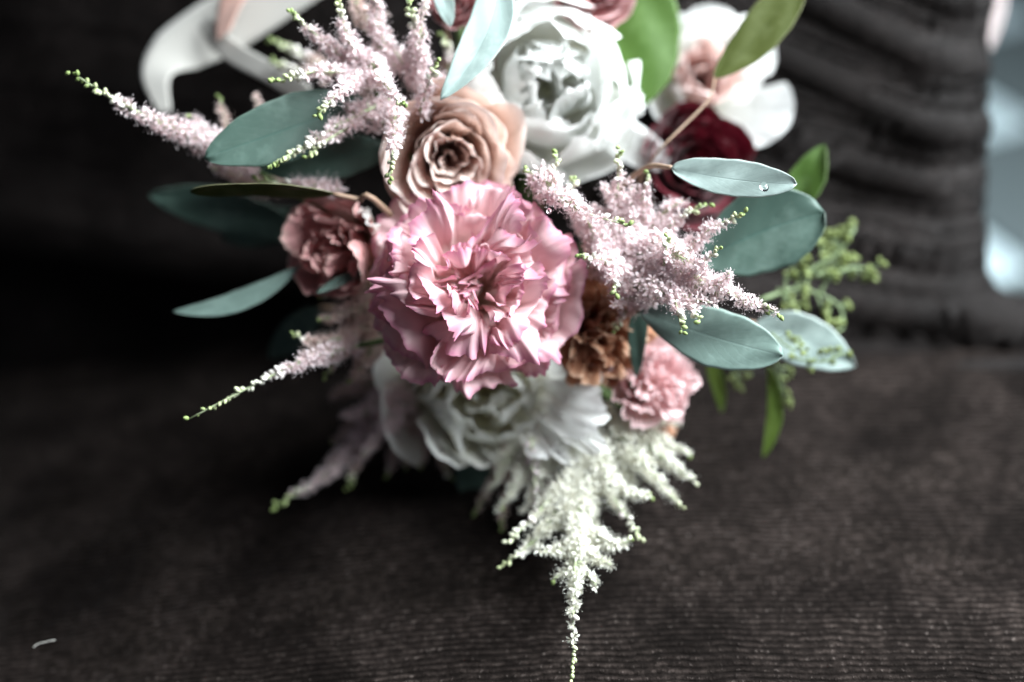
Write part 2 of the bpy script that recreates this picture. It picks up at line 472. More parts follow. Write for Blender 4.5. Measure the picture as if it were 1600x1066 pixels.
for k in range(len(ring)):
    k2 = (k + 1) % len(ring)
    faces.append([ring[k2], ring[k], N + k, N + k2])
seat = mesh_obj("seat", allv, faces, M['velvet_seat'], chair)

# backrest: upholstery with horizontal gathers that sink towards its rounded right end
nz_, ns = 420, 260
z = np.r_[np.linspace(-0.30, -0.015, 20), np.linspace(-0.012, 0.46, nz_ - 20)]
def right_edge(zz):
    return 0.226 - 0.05 * max(zz - 0.05, 0) + 0.034 * math.exp(-(max(zz, 0) / 0.022) ** 2) + 0.07 * math.exp(-(max(zz, 0) / 0.010) ** 2) + 0.004 * math.exp(-((zz - 0.05) / 0.02) ** 2)
ridges = []
zz = 0.012
while zz < 0.45:
    gap = rng.uniform(0.011, 0.019) if zz < 0.07 else rng.uniform(0.009, 0.021)
    ridges.append((zz, rng.uniform(0.35, 1.0), rng.uniform(0.0035, 0.006) if zz < .07 else rng.uniform(0.0022, 0.0050), rng.uniform(0.6, 2.6), rng.uniform(-0.05, 0.05)))
    zz += gap
V = np.zeros((nz_, ns, 3))
wg = [Wob(rng, np.array([9., 14.]), 5, 2), Wob(rng, np.array([16., 30.]), 5, 2), Wob(rng, np.array([25., 60.]), 5, 2), Wob(rng, np.array([14., 45.]), 5, 2)]
wa = Wob(rng, 22, 6, 2); wb2 = Wob(rng, 60, 6, 2)
for a, zv in enumerate(z):
    xe = right_edge(zv)
    r = 0.030
    # arc-length walk along plan outline: front straight, quarter round, side
    s = np.r_[np.linspace(-1.15, -0.40, 40), np.linspace(-0.39, 0.12, ns - 40)]          # s=0 where the front meets the round
    px = np.where(s < 0, xe - r + s, np.where(s < r * math.pi / 2, xe - r + r * np.sin(np.clip(s, 0, None) / r), xe))
    bulge = 0.012 * math.exp(-((zv - 0.012) / 0.03) ** 2)
    yf = 0.122 - bulge + 0.55 * zv + 0.26 * np.clip(-0.17 - s, 0, None) ** 1.15  # left part shaped to turn away from the window and stay dark
    yb = 0.122 - bulge + 0.55 * zv
    py_ = np.where(s < 0, yf, np.where(s < r * math.pi / 2, yb + r - r * np.cos(np.clip(s, 0, None) / r), yb + r + (s - r * math.pi / 2)))
    base_e = 0.226 - 0.05 * max(zv - 0.05, 0)
    px = np.where(s > r * 0.6, base_e + (px - base_e) * np.exp(-np.clip(s - r * 0.6, 0, None) / 0.012), px)
    nrm_x = np.where(s < 0, 0, np.where(s < r * math.pi / 2, np.sin(np.clip(s, 0, None) / r), 1.0))
    nrm_y = np.where(s < 0, -1, np.where(s < r * math.pi / 2, -np.cos(np.clip(s, 0, None) / r), 0.0))
    d = np.zeros(ns)
    sag = 0.55 * np.clip(s + 0.13, 0, None) ** 1.6
    zq = zv + sag * (0.55 + 6.0 * zv)
    fade = 0.12 + 0.60 * np.clip((s + 0.26) / 0.14, 0, 1) + 0.5 * np.clip((s + 0.09) / 0.08, 0, 1)  # gathers flattened at left so ridges there catch little light
    q2 = np.stack([s, np.full(ns, zv)], -1)
    for per, am, wf, amp_w in ((0.0275, 0.0036, wg[0], 0.6), (0.0135, 0.0024, wg[1], 0.9), (0.0072, 0.0009, wg[2], 1.0)):
        ph_ = zq / per + 0.75 * wf(q2)
        ridge = (1 - np.abs(np.sin(math.pi * ph_))) ** 1.8
        d += fade * am * ridge * np.clip(0.8 + amp_w * wg[3](q2 * (0.02 / per)), 0.1, 1.8)
    d += 0.002 * wb2(np.stack([s * .6, np.full(ns, zv)], -1))
    d = d * np.clip(1 - (s - 0.012) / 0.04, 0.12, 1)
    V[a, :, 0] = px + nrm_x * d
    V[a, :, 1] = py_ + nrm_y * d
    V[a, :, 2] = zv
back = mesh_obj("backrest", V.reshape(-1, 3), grid_faces(nz_, ns), M['velvet_back'], chair)
sol = back.modifiers.new("thickness", 'SOLIDIFY'); sol.thickness = 0.012; sol.offset = -1 if False else 1
sol.offset = -1
# piping along the seam between seat and backrest
pts = [(x, 0.098 - 0.006 * math.sin(x * 9), 0.004 + 0.002 * math.sin(x * 31)) for x in np.linspace(0.10, 0.34, 50)]
pv, pf = tube(pts, 0.0055, 10)
mesh_obj("piping", pv, pf, M['velvet_back'], chair)

# ------------------------------------------------------------------ flowers
def bez(c, t):
    c = np.asarray(c, float)
    t = t[..., None]
    return c[0] * (1 - t) ** 3 + 3 * c[1] * t * (1 - t) ** 2 + 3 * c[2] * t * t * (1 - t) + c[3] * t ** 3

def dbez(c, t):
    c = np.asarray(c, float)
    t = t[..., None]
    return 3 * ((c[1] - c[0]) * (1 - t) ** 2 + 2 * (c[2] - c[1]) * t * (1 - t) + (c[3] - c[2]) * t * t)

class Flower:
    def __init__(self, name, centre, normal, radius, label, cat="flower", group=None, roll=0.0, seed=1):
        self.c = np.array(centre, float)
        self.rad = radius
        zc = unit(normal)
        xc = unit(R - zc * (R @ zc))
        yc = np.cross(zc, xc)
        ca, sa = math.cos(roll), math.sin(roll)
        self.B = np.stack([ca * xc + sa * yc, -sa * xc + ca * yc, zc], 1)
        self.r = np.random.default_rng(seed)
        self.o = thing(name, tuple(self.c), label, cat, group)
    def W(self, p):
        return self.c + (p * self.rad) @ self.B.T
    def petal(self, mat, prof, phi, half, tip=0.25, tp=2.2, ruf=0.0, rf=5.0, frill=0.0, ff=26.0, jag=0.0, jf=22.0, cup=0.0,
              warp=0.03, ws=2.5, nu=25, nv=15, wpow=0.0, notch=0.0, lean=0.0, start=0.0, tilt=0.0, crumple=0.0, label=None, name="petal"):
        r = self.r
        u = np.linspace(-1, 1, nu); v = np.linspace(0, 1, nv)
        Uu, Vv = np.meshgrid(u, v, indexing='ij')
        k1, k2, k3 = r.uniform(0, 6.28, 3)
        rf1 = rf * r.uniform(0.8, 1.25)
        end = 1 - tip * np.abs(Uu) ** tp - notch * np.exp(-(Uu / 0.22) ** 2)
        if jag:
            end += jag * (np.sin(Uu * jf + k1) * 0.5 + np.sin(Uu * jf * 2.13 + k2) * 0.35 + np.sin(Uu * jf * 3.7 + k3) * 0.3)
        t = start + (1 - start) * Vv * end
        t = np.clip(t, 0, 1.25)
        rz = bez(prof, t); dz = dbez(prof, t)
        nr = np.stack([-dz[..., 1], dz[..., 0]], -1)
        nr /= np.linalg.norm(nr, axis=-1, keepdims=True) + 1e-9
        off = np.zeros_like(Uu)
        if ruf:
            off += ruf * Vv ** 1.8 * (np.sin(rf1 * Uu + k1 + 1.2 * Vv) + 0.7 * np.sin(rf1 * 2.1 * Uu + k2 + 2.5 * Vv) + 0.35 * np.sin(rf1 * 3.7 * Uu + k3 - 3 * Vv)) * 0.7
        if frill:
            off += frill * Vv ** 4 * (np.sin(ff * Uu + k3 + 2 * np.sin(3 * Uu + k1)) + 0.5 * np.sin(ff * 1.7 * Uu + k1))
        off += cup * Uu ** 2 * Vv
        rr = rz[..., 0] + nr[..., 0] * off
        zz = rz[..., 1] + nr[..., 1] * off
        a = half * (1.0 - wpow * (1 - Vv)) * Uu + lean * Vv
        if ruf:
            a = a + 0.10 * ruf / 0.1 * Vv ** 2 * np.sin(rf1 * 1.3 * Uu + k3) * half * .5
        p = np.stack([rr * np.cos(phi + a), rr * np.sin(phi + a), zz], -1).reshape(-1, 3)
        if warp:
            for ax in range(3):
                p[:, ax] += warp * Wob(r, ws, 4)(p) * Vv.ravel() ** 0.7
        if crumple:
            for ax in range(3):
                p[:, ax] += crumple * Wob(r, 8.0, 6)(p) * np.clip(Vv.ravel() * 1.6 - .5, 0, 1)
        if tilt:
            ax_ = unit(r.normal(size=3) * np.array([1, 1, .5])); an = r.normal() * tilt
            piv = np.array([0.25 * math.cos(phi), 0.25 * math.sin(phi), -.35])
            Rm = np.array(Matrix.Rotation(an, 3, Vector(ax_)))
            p = (p - piv) @ Rm.T + piv
        uv = np.stack([(Uu.ravel() + 1) / 2, Vv.ravel()], 1)
        o = mesh_obj(name, self.W(p), grid_faces(nu, nv), mat, self.o, uv)
        if label: o["label"] = label
        return o
    def stem(self, hub, rad=0.0022, start=-0.55, mat=None):
        a = self.W(np.array([0, 0, start])); b = np.array(hub, float)
        mid = self.W(np.array([0, 0, start - 0.9])) * .6 + b * .4
        v, f = tube(smooth_line([a, mid, b], 10), rad, 7)
        mesh_obj("stem", v, f, mat or M['stem'], self.o)
        # green calyx closing the back of the flower
        n, m2 = 14, 8
        vs = []
        for i in range(m2):
            t = i / (m2 - 1)
            rr = 0.05 + 0.36 * math.sin(t * 1.5)
            for j in range(n):
                th = 2 * math.pi * j / n
                vs.append((rr * math.cos(th), rr * math.sin(th), start - 0.1 + 0.30 * t))
        fs = []
        for i in range(m2 - 1):
            for j in range(n):
                j2 = (j + 1) % n
                fs.append((i * n + j, i * n + j2, (i + 1) * n + j2, (i + 1) * n + j))
        mesh_obj("calyx", self.W(np.array(vs)), fs, mat or M['stem'], self.o)

HUB = P(770, 500, 0.560)

def ruffled(fl, mat, rings, ruf=0.11, frill=0.035, jag=0.035, nu=57, nv=21, jf=17):
    for k, (n, prof, half, rs) in enumerate(rings):
        ph0 = fl.r.uniform(0, 6.28)
        for i in range(n):
            ph = ph0 + 2 * math.pi * i / n + fl.r.uniform(-.16, .16)
            sc = fl.r.uniform(0.93, 1.08)
            pr = [(a * sc, b + (fl.r.uniform(-.05, .05) if q == 3 else 0)) for q, (a, b) in enumerate(prof)]
            fl.petal(mat, pr, ph, half * fl.r.uniform(.95, 1.2), tip=0.13, tp=3.4, ruf=ruf * rs, rf=3.8, frill=frill, ff=15 * half / .5,
                     jag=jag, jf=jf * half / .5, warp=0.14, ws=3.2, tilt=0.17, crumple=0.032, nu=nu, nv=nv)

# --- the large pink double flower in the middle
fl = Flower("pink_lisianthus", P(743, 447, 0.436), cdir(0.03, 0.05, 1), 167 * PX(0.430), "large ruffled pink double flower in the middle of the bouquet", "flower", seed=11)
rings = [
    (6, [(0.03, -.55), (.60, -.62), (.86, -.28), (.99, -.34)], .70, 0.8),
    (6, [(0.03, -.55), (.52, -.58), (.80, -.02), (.95, -.12)], .62, 1.0),
    (6, [(0.03, -.55), (.44, -.5), (.64, .20), (.84, .10)], .62, 1.3),
    (5, [(0.03, -.55), (.36, -.45), (.50, .34), (.70, .22)], .66, 1.4),
    (5, [(0.03, -.55), (.28, -.4), (.36, .36), (.55, .30)], .66, 1.5),
    (4, [(0.03, -.5), (.18, -.35), (.24, .22), (.40, .30)], .70, 1.3),
    (2, [(0.03, -.5), (.10, -.35), (.12, .15), (.24, .22)], .80, 1.0),
]
ruffled(fl, M['lisianthus'], rings, 0.095, 0.026, 0.024, 89, 31, 27)
fl.stem(HUB)

# --- small dusky flower to its left
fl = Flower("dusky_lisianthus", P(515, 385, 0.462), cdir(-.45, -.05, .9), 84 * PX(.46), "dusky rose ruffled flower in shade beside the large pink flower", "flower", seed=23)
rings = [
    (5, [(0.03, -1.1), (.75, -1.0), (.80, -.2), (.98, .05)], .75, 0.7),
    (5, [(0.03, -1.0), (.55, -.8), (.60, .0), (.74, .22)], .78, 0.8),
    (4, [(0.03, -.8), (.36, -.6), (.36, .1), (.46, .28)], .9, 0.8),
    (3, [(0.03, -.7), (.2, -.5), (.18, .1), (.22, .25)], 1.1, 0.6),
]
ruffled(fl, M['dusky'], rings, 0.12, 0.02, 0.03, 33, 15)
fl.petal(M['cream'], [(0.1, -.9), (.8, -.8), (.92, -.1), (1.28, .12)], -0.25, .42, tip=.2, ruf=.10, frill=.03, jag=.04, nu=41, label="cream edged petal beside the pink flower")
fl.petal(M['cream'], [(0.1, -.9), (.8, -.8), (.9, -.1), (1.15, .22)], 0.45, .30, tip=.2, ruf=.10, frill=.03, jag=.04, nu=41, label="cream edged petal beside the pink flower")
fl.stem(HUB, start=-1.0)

# --- tan rose
def rose(fl, mat, rows, curl=0.14):
    ph = fl.r.uniform(0, 6.28)
    for (n, rr, zt, half, zb) in rows:
        for i in range(n):
            ph += 2 * math.pi / n + fl.r.uniform(-.12, .12)
            s = fl.r.uniform(.94, 1.06)
            c = curl * (0.4 + 0.6 * rr) * fl.r.uniform(.6, 1.4)
            pr = [(0.06, zb), (rr * 1.02 * s, zb * .85), (rr * 0.92 * s, zt - .05), (rr * s + c, zt + fl.r.uniform(-.04, .05))]
            fl.petal(mat, pr, ph, half * fl.r.uniform(.92, 1.1), tip=.24, tp=2.8, ruf=.045, rf=3.4, warp=.085, ws=2.6, nu=37, nv=19, tilt=.05,
                     lean=fl.r.uniform(-.08, .08), jag=.016, jf=9)
        ph += 0.9
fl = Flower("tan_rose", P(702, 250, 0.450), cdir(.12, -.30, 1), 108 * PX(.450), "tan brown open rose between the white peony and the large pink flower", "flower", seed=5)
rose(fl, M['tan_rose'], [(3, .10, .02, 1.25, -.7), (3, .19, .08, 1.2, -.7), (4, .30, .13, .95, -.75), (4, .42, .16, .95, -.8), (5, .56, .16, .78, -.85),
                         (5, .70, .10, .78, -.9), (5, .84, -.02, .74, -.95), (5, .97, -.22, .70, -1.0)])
fl.stem(HUB, start=-1.0)

# --- white peony on top
fl = Flower("white_peony", P(860, 132, 0.480), cdir(.02, -.16, 1), 168 * PX(.47), "full white peony at the top of the bouquet behind the tan rose", "flower", seed=31)
def peony(fl, mat, inner, outer, tuft=0):
    for i in range(tuft):
        q = math.sqrt((i + .5) / tuft)
        ph = i * 2.399963 + fl.r.uniform(-.3, .3)
        rt = .03 + .44 * q
        zt = fl.r.uniform(.60, .72) - .16 * q * q
        cl = fl.r.uniform(.40, .90) * (.55 + .45 * q)
        pr = [(0.03, -.5), (rt * 1.1, -.5), (rt * 1.15, zt * .5), (rt * cl, zt)]
        fl.petal(mat, pr, ph, fl.r.uniform(.55, .85) * (1.45 - .6 * q), tip=.28, tp=2.0, ruf=.035, rf=2.8, jag=.028, jf=8, cup=-.05, warp=.07, ws=2.2, tilt=.10, nu=33, nv=19,
                 notch=fl.r.choice([0, .12, .22]), lean=fl.r.uniform(-.2, .2))
    for (n, rt, zt, half, cl) in inner:
        ph0 = fl.r.uniform(0, 6.28)
        for i in range(n):
            ph = ph0 + 2 * math.pi * i / n + fl.r.uniform(-.25, .25)
            s = fl.r.uniform(.85, 1.1)
            pr = [(0.05, -.6), (rt * 1.2 * s, -.55), (rt * 1.18 * s, zt * .5), (rt * cl * s, zt * s + fl.r.uniform(-.06, .06))]
            fl.petal(mat, pr, ph, half * fl.r.uniform(.8, 1.15), tip=.26, tp=2.2, ruf=.04, rf=2.6, jag=.03, jf=7, frill=.004, ff=12, cup=-.05, warp=.08, ws=2.2, tilt=.10, nu=31, nv=19,
                     notch=fl.r.choice([0, .12, .2]), lean=fl.r.uniform(-.12, .12))
    for (ph, half, prof) in outer:
        fl.petal(mat, prof, ph, half, tip=.22, tp=2.5, ruf=.025, rf=3, jag=.008, jf=7, warp=.05, ws=2, nu=35, nv=21)
D = math.radians
peony(fl, M['peony'],
      [(4, .54, .48, .95, .68), (5, .67, .42, .86, .76)],
      [(D(200), .72, [(0.05, -.6), (1.0, -.7), (1.08, .1), (.48, .56)]),
       (D(245), .60, [(0.05, -.6), (.95, -.7), (1.05, .0), (.66, .42)]),
       (D(300), .55, [(0.05, -.6), (.95, -.7), (1.0, -.2), (.92, .22)]),
       (D(345), .55, [(0.05, -.6), (.78, -.7), (.92, -.1), (.76, .30)]),
       (D(22), .66, [(0.05, -.6), (.78, -.7), (.86, .1), (.52, .46)]),
       (D(90), .6, [(0.05, -.6), (.9, -.7), (.95, .0), (.72, .40)]),
       (D(145), .66, [(0.05, -.6), (.95, -.7), (1.0, .1), (.58, .50)])], 19)
# loose petals that stand out at its lower right
fl.petal(M['peony'], [(0.2, -.5), (.7, -.45), (1.05, -.12), (1.36, .0)], D(-34), .20, tip=.45, tp=2.0, ruf=.02, warp=.03, cup=.10, nu=25, nv=19, wpow=-.5)
fl.petal(M['peony'], [(0.2, -.4), (.6, -.3), (.82, .10), (.94, .16)], D(-15), .24, tip=.30, ruf=.03, jag=.07, jf=8, warp=.03, nu=37, nv=17)
fl.petal(M['peony'], [(0.2, -.4), (.6, -.3), (.74, .16), (.80, .25)], D(-40), .30, tip=.30, ruf=.03, jag=.05, jf=8, warp=.03, nu=37, nv=17)
fl.stem(HUB, 0.003, start=-.7)

# --- white rose with blush heart, upper right
fl = Flower("white_rose", P(1105, 118, 0.505), cdir(.10, .0, 1), 118 * PX(.505), "white rose with blush heart between the green leaves at upper right", "flower", seed=41)
rose(fl, M['blush'], [(3, .10, .04, 1.2, -.7), (3, .18, .10, 1.1, -.7), (4, .27, .15, .95, -.8), (4, .37, .18, .95, -.8)], .10)
W_ = M['peony']
for (ph, half, prof) in [
        (D(-30), .52, [(0.1, -.8), (.85, -.8), (.95, -.1), (1.28, .0)]),
        (D(32), .48, [(0.1, -.8), (.80, -.8), (.85, .0), (1.08, .04)]),
        (D(82), .55, [(0.1, -.8), (.75, -.8), (.75, .05), (.92, .10)]),
        (D(130), .6, [(0.1, -.8), (.75, -.8), (.75, .0), (.95, .06)]),
        (D(205), .6, [(0.1, -.8), (.75, -.7), (.75, .0), (.88, .12)]),
        (D(275), .5, [(0.1, -.8), (.70, -.7), (.66, .0), (.70, .10)]),
        (D(5), .6, [(0.1, -.8), (.60, -.7), (.58, .1), (.72, .2)]),
        (D(110), .6, [(0.1, -.8), (.55, -.7), (.52, .1), (.62, .22)]),
        (D(230), .6, [(0.1, -.8), (.52, -.7), (.48, .1), (.56, .22)])]:
    fl.petal(W_, prof, ph, half, tip=.22, tp=2.4, ruf=.03, rf=3.2, jag=.008, jf=6, warp=.05, ws=2, nu=33, nv=19)
fl.stem(HUB, start=-.9)

# --- burgundy flower below it
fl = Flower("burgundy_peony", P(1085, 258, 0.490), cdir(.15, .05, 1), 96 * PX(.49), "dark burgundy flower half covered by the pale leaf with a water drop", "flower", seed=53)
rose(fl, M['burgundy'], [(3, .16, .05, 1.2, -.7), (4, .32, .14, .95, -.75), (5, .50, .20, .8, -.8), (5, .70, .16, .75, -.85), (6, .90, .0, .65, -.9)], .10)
fl.stem(HUB, start=-.9)

# --- apricot flower under the astilbe
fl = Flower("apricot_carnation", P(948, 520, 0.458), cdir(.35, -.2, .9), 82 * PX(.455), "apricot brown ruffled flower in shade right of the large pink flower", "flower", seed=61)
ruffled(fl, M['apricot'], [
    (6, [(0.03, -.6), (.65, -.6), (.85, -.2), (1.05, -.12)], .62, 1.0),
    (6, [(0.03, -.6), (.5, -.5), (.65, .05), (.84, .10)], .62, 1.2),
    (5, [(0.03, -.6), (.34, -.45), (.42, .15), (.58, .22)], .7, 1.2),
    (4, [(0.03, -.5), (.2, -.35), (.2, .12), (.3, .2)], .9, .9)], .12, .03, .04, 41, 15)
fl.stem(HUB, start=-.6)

# --- light pink carnation lower right
fl = Flower("light_pink_carnation", P(1022, 592, 0.468), cdir(.35, .30, .9), 74 * PX(.468), "light pink ruffled flower below the grey green leaf at right", "flower", seed=67)
ruffled(fl, M['light_pink'], [
    (6, [(0.03, -.7), (.65, -.7), (.85, -.2), (1.05, -.1)], .62, 1.0),
    (6, [(0.03, -.7), (.5, -.6), (.65, .05), (.84, .14)], .62, 1.2),
    (6, [(0.03, -.6), (.34, -.45), (.45, .15), (.62, .26)], .66, 1.2),
    (5, [(0.03, -.5), (.2, -.35), (.25, .15), (.38, .30)], .8, .9)], .12, .035, .05, 41, 15)
fl.stem(HUB, start=-.6)

# --- cream peony at the bottom, in the shade of the pink flower
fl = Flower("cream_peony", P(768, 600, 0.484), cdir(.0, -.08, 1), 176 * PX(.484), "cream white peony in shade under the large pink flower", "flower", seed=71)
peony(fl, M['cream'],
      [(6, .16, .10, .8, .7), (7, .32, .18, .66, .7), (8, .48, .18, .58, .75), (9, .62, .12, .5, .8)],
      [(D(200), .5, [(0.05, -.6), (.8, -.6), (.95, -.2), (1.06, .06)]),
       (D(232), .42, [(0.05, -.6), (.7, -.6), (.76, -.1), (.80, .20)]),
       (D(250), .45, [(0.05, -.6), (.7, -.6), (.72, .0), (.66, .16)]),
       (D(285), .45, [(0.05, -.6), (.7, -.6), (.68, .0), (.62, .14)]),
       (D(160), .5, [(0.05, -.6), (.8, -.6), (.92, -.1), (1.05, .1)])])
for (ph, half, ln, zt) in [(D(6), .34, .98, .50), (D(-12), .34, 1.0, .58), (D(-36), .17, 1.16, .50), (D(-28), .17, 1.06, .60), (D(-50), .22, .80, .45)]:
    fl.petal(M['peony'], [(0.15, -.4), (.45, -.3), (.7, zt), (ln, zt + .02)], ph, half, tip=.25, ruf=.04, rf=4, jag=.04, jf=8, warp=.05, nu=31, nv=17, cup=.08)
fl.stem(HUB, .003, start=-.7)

# --- small flowers that only peep out
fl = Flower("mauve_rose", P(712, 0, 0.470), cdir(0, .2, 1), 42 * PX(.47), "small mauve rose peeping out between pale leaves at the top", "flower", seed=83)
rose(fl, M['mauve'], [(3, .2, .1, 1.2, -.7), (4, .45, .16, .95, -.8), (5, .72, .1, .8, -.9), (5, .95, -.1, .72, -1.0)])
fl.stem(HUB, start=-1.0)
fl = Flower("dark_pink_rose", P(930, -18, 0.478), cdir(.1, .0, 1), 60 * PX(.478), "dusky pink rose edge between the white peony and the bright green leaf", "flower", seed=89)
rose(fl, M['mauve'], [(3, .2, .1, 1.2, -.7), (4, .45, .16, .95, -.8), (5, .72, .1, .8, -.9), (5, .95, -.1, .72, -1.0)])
fl.stem(HUB, start=-1.0)
fl = Flower("orange_carnation", P(1030, 668, 0.492), cdir(.4, -.2, .8), 34 * PX(.49), "small orange flower behind the white astilbe", "flower", seed=97)
ruffled(fl, M['apricot'], [(6, [(0.03, -.9), (.65, -.9), (.85, -.2), (1.0, -.1)], .62, .8), (5, [(0.03, -.8), (.4, -.6), (.5, .05), (.7, .14)], .7, .9), (4, [(0.03, -.6), (.2, -.4), (.25, .1), (.38, .2)], .8, .7)], .12, .03, .04, 25, 11)
fl.stem(HUB, start=-.8)

# ------------------------------------------------------------------ leaves
def leaf(parent, base, tip, hw, mat, side=0.0, roll=0.0, bend=0.0, fold=0.12, p=1.0, q=0.7, curl=0.0, wave=0.02, asym=0.0, seed=0, name="leaf", label=None, pet=None):
    """base, tip = (px, py, depth); hw = half width in photo pixels; side/bend as fractions of the length"""
    r = np.random.default_rng(1000 + seed)
    B = P(*base); T = P(*tip)
    a = T - B; L = np.linalg.norm(a); ah = a / L
    V_ = unit(CAM - (B + T) / 2)
    s = unit(np.cross(ah, V_)); n = unit(np.cross(s, ah))
    if n @ V_ < 0: n = -n
    ca, sa = math.cos(roll), math.sin(roll)
    s, n = ca * s + sa * n, -sa * s + ca * n
    Wd = hw * PX((base[2] + tip[2]) / 2)
    nu, nv = 19, 33
    u = np.linspace(-1, 1, nu); v = np.linspace(0, 1, nv)
    Uu, Vv = np.meshgrid(u, v, indexing='ij')
    w = Wd * np.clip(np.sin(math.pi * np.clip(Vv, 1e-4, 1 - 1e-4) ** p), 0, 1) ** q
    w = w * (1 + asym * Uu) * (1 + 0.022 * np.sin(Vv * 13 + seed * 1.3 + Uu * 2) + 0.014 * np.sin(Vv * 37 + seed * 2.1 + Uu * 3))
    arc = 4 * Vv * (1 - Vv)
    off = fold * np.abs(Uu) ** 1.3 * w + wave * 2.6 * Wd * np.sin(6.5 * Vv + 2 * np.sign(Uu) + seed) * Uu ** 2 + 0.03 * Wd * np.sin(11 * Vv + 4 * Uu + seed * 3) + curl * Uu * np.abs(Uu) * w
    pts = (B + a * Vv[..., None] + s * (side * L * arc + Uu * w)[..., None] + n * (bend * L * arc + off)[..., None])
    uv = np.stack([(Uu.ravel() + 1) / 2, Vv.ravel()], 1)
    o = mesh_obj(name, pts.reshape(-1, 3), grid_faces(nu, nv), mat, parent, uv)
    so = o.modifiers.new("thickness", 'SOLIDIFY'); so.thickness = 0.0003; so.offset = 0
    if label: o["label"] = label
    return o

def sprig(name, label, leaves, stems=(), mat_stem=None, cat="leaf", group=None, srad=0.0009):
    b = leaves[0]['base'] if leaves else stems[0][0]
    t = thing(name, tuple(P(*b)), label, cat, group)
    for k, lf in enumerate(leaves):
        leaf(t, **lf)
    for pts in stems:
        w = [P(*q) if len(q) == 3 and q[0] > -5000 else q for q in pts]
        v, f = tube(smooth_line(w, 14), np.linspace(srad, srad * 1.5, 14), 7)
        mesh_obj("stem", v, f, mat_stem or M['petiole'], t)
    return t

def hubstem(b, mid=None):
    return b

G = "eucalyptus leaves in the bouquet"
hub_px = (770, 500, 0.560)
def L(label, base, tip, hw, mat, stem=None, stem_mat=None, name="eucalyptus_leaf", group=G, **kw):
    st = [stem] if stem else [[base, ((base[0] * .6 + 770 * .4), (base[1] * .6 + 500 * .4), base[2] * .5 + .28), hub_px]]
    return sprig(name, label, [dict(base=base, tip=tip, hw=hw, mat=mat, name="blade", **kw)], st, stem_mat, "leaf", group)

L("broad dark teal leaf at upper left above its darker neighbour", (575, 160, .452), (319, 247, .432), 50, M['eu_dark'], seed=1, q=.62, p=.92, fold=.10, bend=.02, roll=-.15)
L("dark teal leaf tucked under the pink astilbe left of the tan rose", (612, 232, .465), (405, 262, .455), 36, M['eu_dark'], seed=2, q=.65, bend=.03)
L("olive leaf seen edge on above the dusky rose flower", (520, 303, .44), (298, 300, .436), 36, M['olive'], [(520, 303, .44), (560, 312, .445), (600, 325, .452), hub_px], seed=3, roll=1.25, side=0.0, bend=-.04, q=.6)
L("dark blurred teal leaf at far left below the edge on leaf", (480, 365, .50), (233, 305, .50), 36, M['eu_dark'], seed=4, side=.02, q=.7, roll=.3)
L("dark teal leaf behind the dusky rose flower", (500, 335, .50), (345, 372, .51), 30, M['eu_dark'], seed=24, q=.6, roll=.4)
L("narrow curved sage leaf pointing down left in the dark", (470, 414, .468), (269, 487, .466), 17, M['eu_sage'], seed=5, side=-.10, q=.8, roll=-.35)
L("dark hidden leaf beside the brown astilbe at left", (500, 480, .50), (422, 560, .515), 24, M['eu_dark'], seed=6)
L("long pale blue green leaf beside the white peony with its tip at the rose", (770, -70, .452), (688, 156, .428), 34, M['eu_pale'], seed=7, side=-.13, roll=-.22, p=1.0, q=.7, bend=.05, fold=.16)
L("small pale leaf tip at the top beside the pink astilbe", (682, -50, .455), (704, 42, .445), 16, M['eu_pale'], seed=8)
L("bright green leaf between the white peony and the white rose", (1004, -70, .494), (992, 172, .489), 57, M['green'], seed=9, side=-.04, q=.62, p=1.12, fold=-.1, roll=.1)
L("olive green leaf pointing down across the white rose", (1262, -50, .470), (1115, 124, .468), 34, M['olive'], [(1262, -50, .47), (1300, -90, .48), (1290, -120, .5)], seed=10, side=-.04, q=.7, roll=-.2)
L("pale grey green leaf carrying a water drop over the burgundy flower", (1049, 262, .428), (1245, 288, .420), 29, M['eu_pale'], [(1049, 262, .428), (1010, 262, .440), (960, 300, .462)], seed=11, side=.03, q=.52, fold=.10, roll=.16, asym=-.08)
L("large round dark teal leaf at right beside the astilbe", (1096, 408, .452), (1288, 332, .447), 66, M['eu_dark'], seed=12, q=.52, side=-.04, p=1.12, roll=-.1, fold=.10)
L("pointed green leaf behind the round teal leaf at right", (1232, 345, .480), (1288, 226, .478), 28, M['green'], seed=13, q=.75, roll=.3, fold=.25)
L("broad sage leaf under the right end of the pink astilbe", (1000, 486, .445), (1224, 556, .428), 46, M['eu_sage'], seed=14, side=.02, q=.60, p=1.18, fold=.08)
L("blurred pale sage leaf pointing right below the seed spray", (1180, 505, .474), (1337, 573, .472), 40, M['eu_pale'], seed=15, side=-.03, q=.7, p=.85)
L("small teal leaf below the light pink flower", (975, 660, .48), (1052, 634, .485), 12, M['eu_sage'], seed=16)
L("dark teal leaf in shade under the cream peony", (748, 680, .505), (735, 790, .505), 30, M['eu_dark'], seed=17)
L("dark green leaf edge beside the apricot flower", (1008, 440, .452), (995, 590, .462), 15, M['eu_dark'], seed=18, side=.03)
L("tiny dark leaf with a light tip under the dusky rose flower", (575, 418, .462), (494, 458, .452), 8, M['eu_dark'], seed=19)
L("short green grass blade hanging below the sage leaf", (1100, 545, .495), (1128, 645, .50), 11, M['blade'], None, M['blade'], name="grass_blade", group="green blades hanging at right", seed=20, side=-.06)
L("long green grass blade hanging over the seat at right", (1198, 565, .485), (1192, 716, .492), 12, M['blade'], None, M['blade'], name="grass_blade", group="green blades hanging at right", seed=21, side=-.10, p=1.1)

# bare stalk across the burgundy flower
sprig("leaf_stalk", "thin tan stalk crossing the burgundy flower from the olive leaf", [], [[(1117, 122, .466), (1108, 155, .462), (1075, 190, .458), (1030, 235, .455), (1000, 280, .47), (985, 330, .49)]], M['petiole'], "stalk", None, .0004)

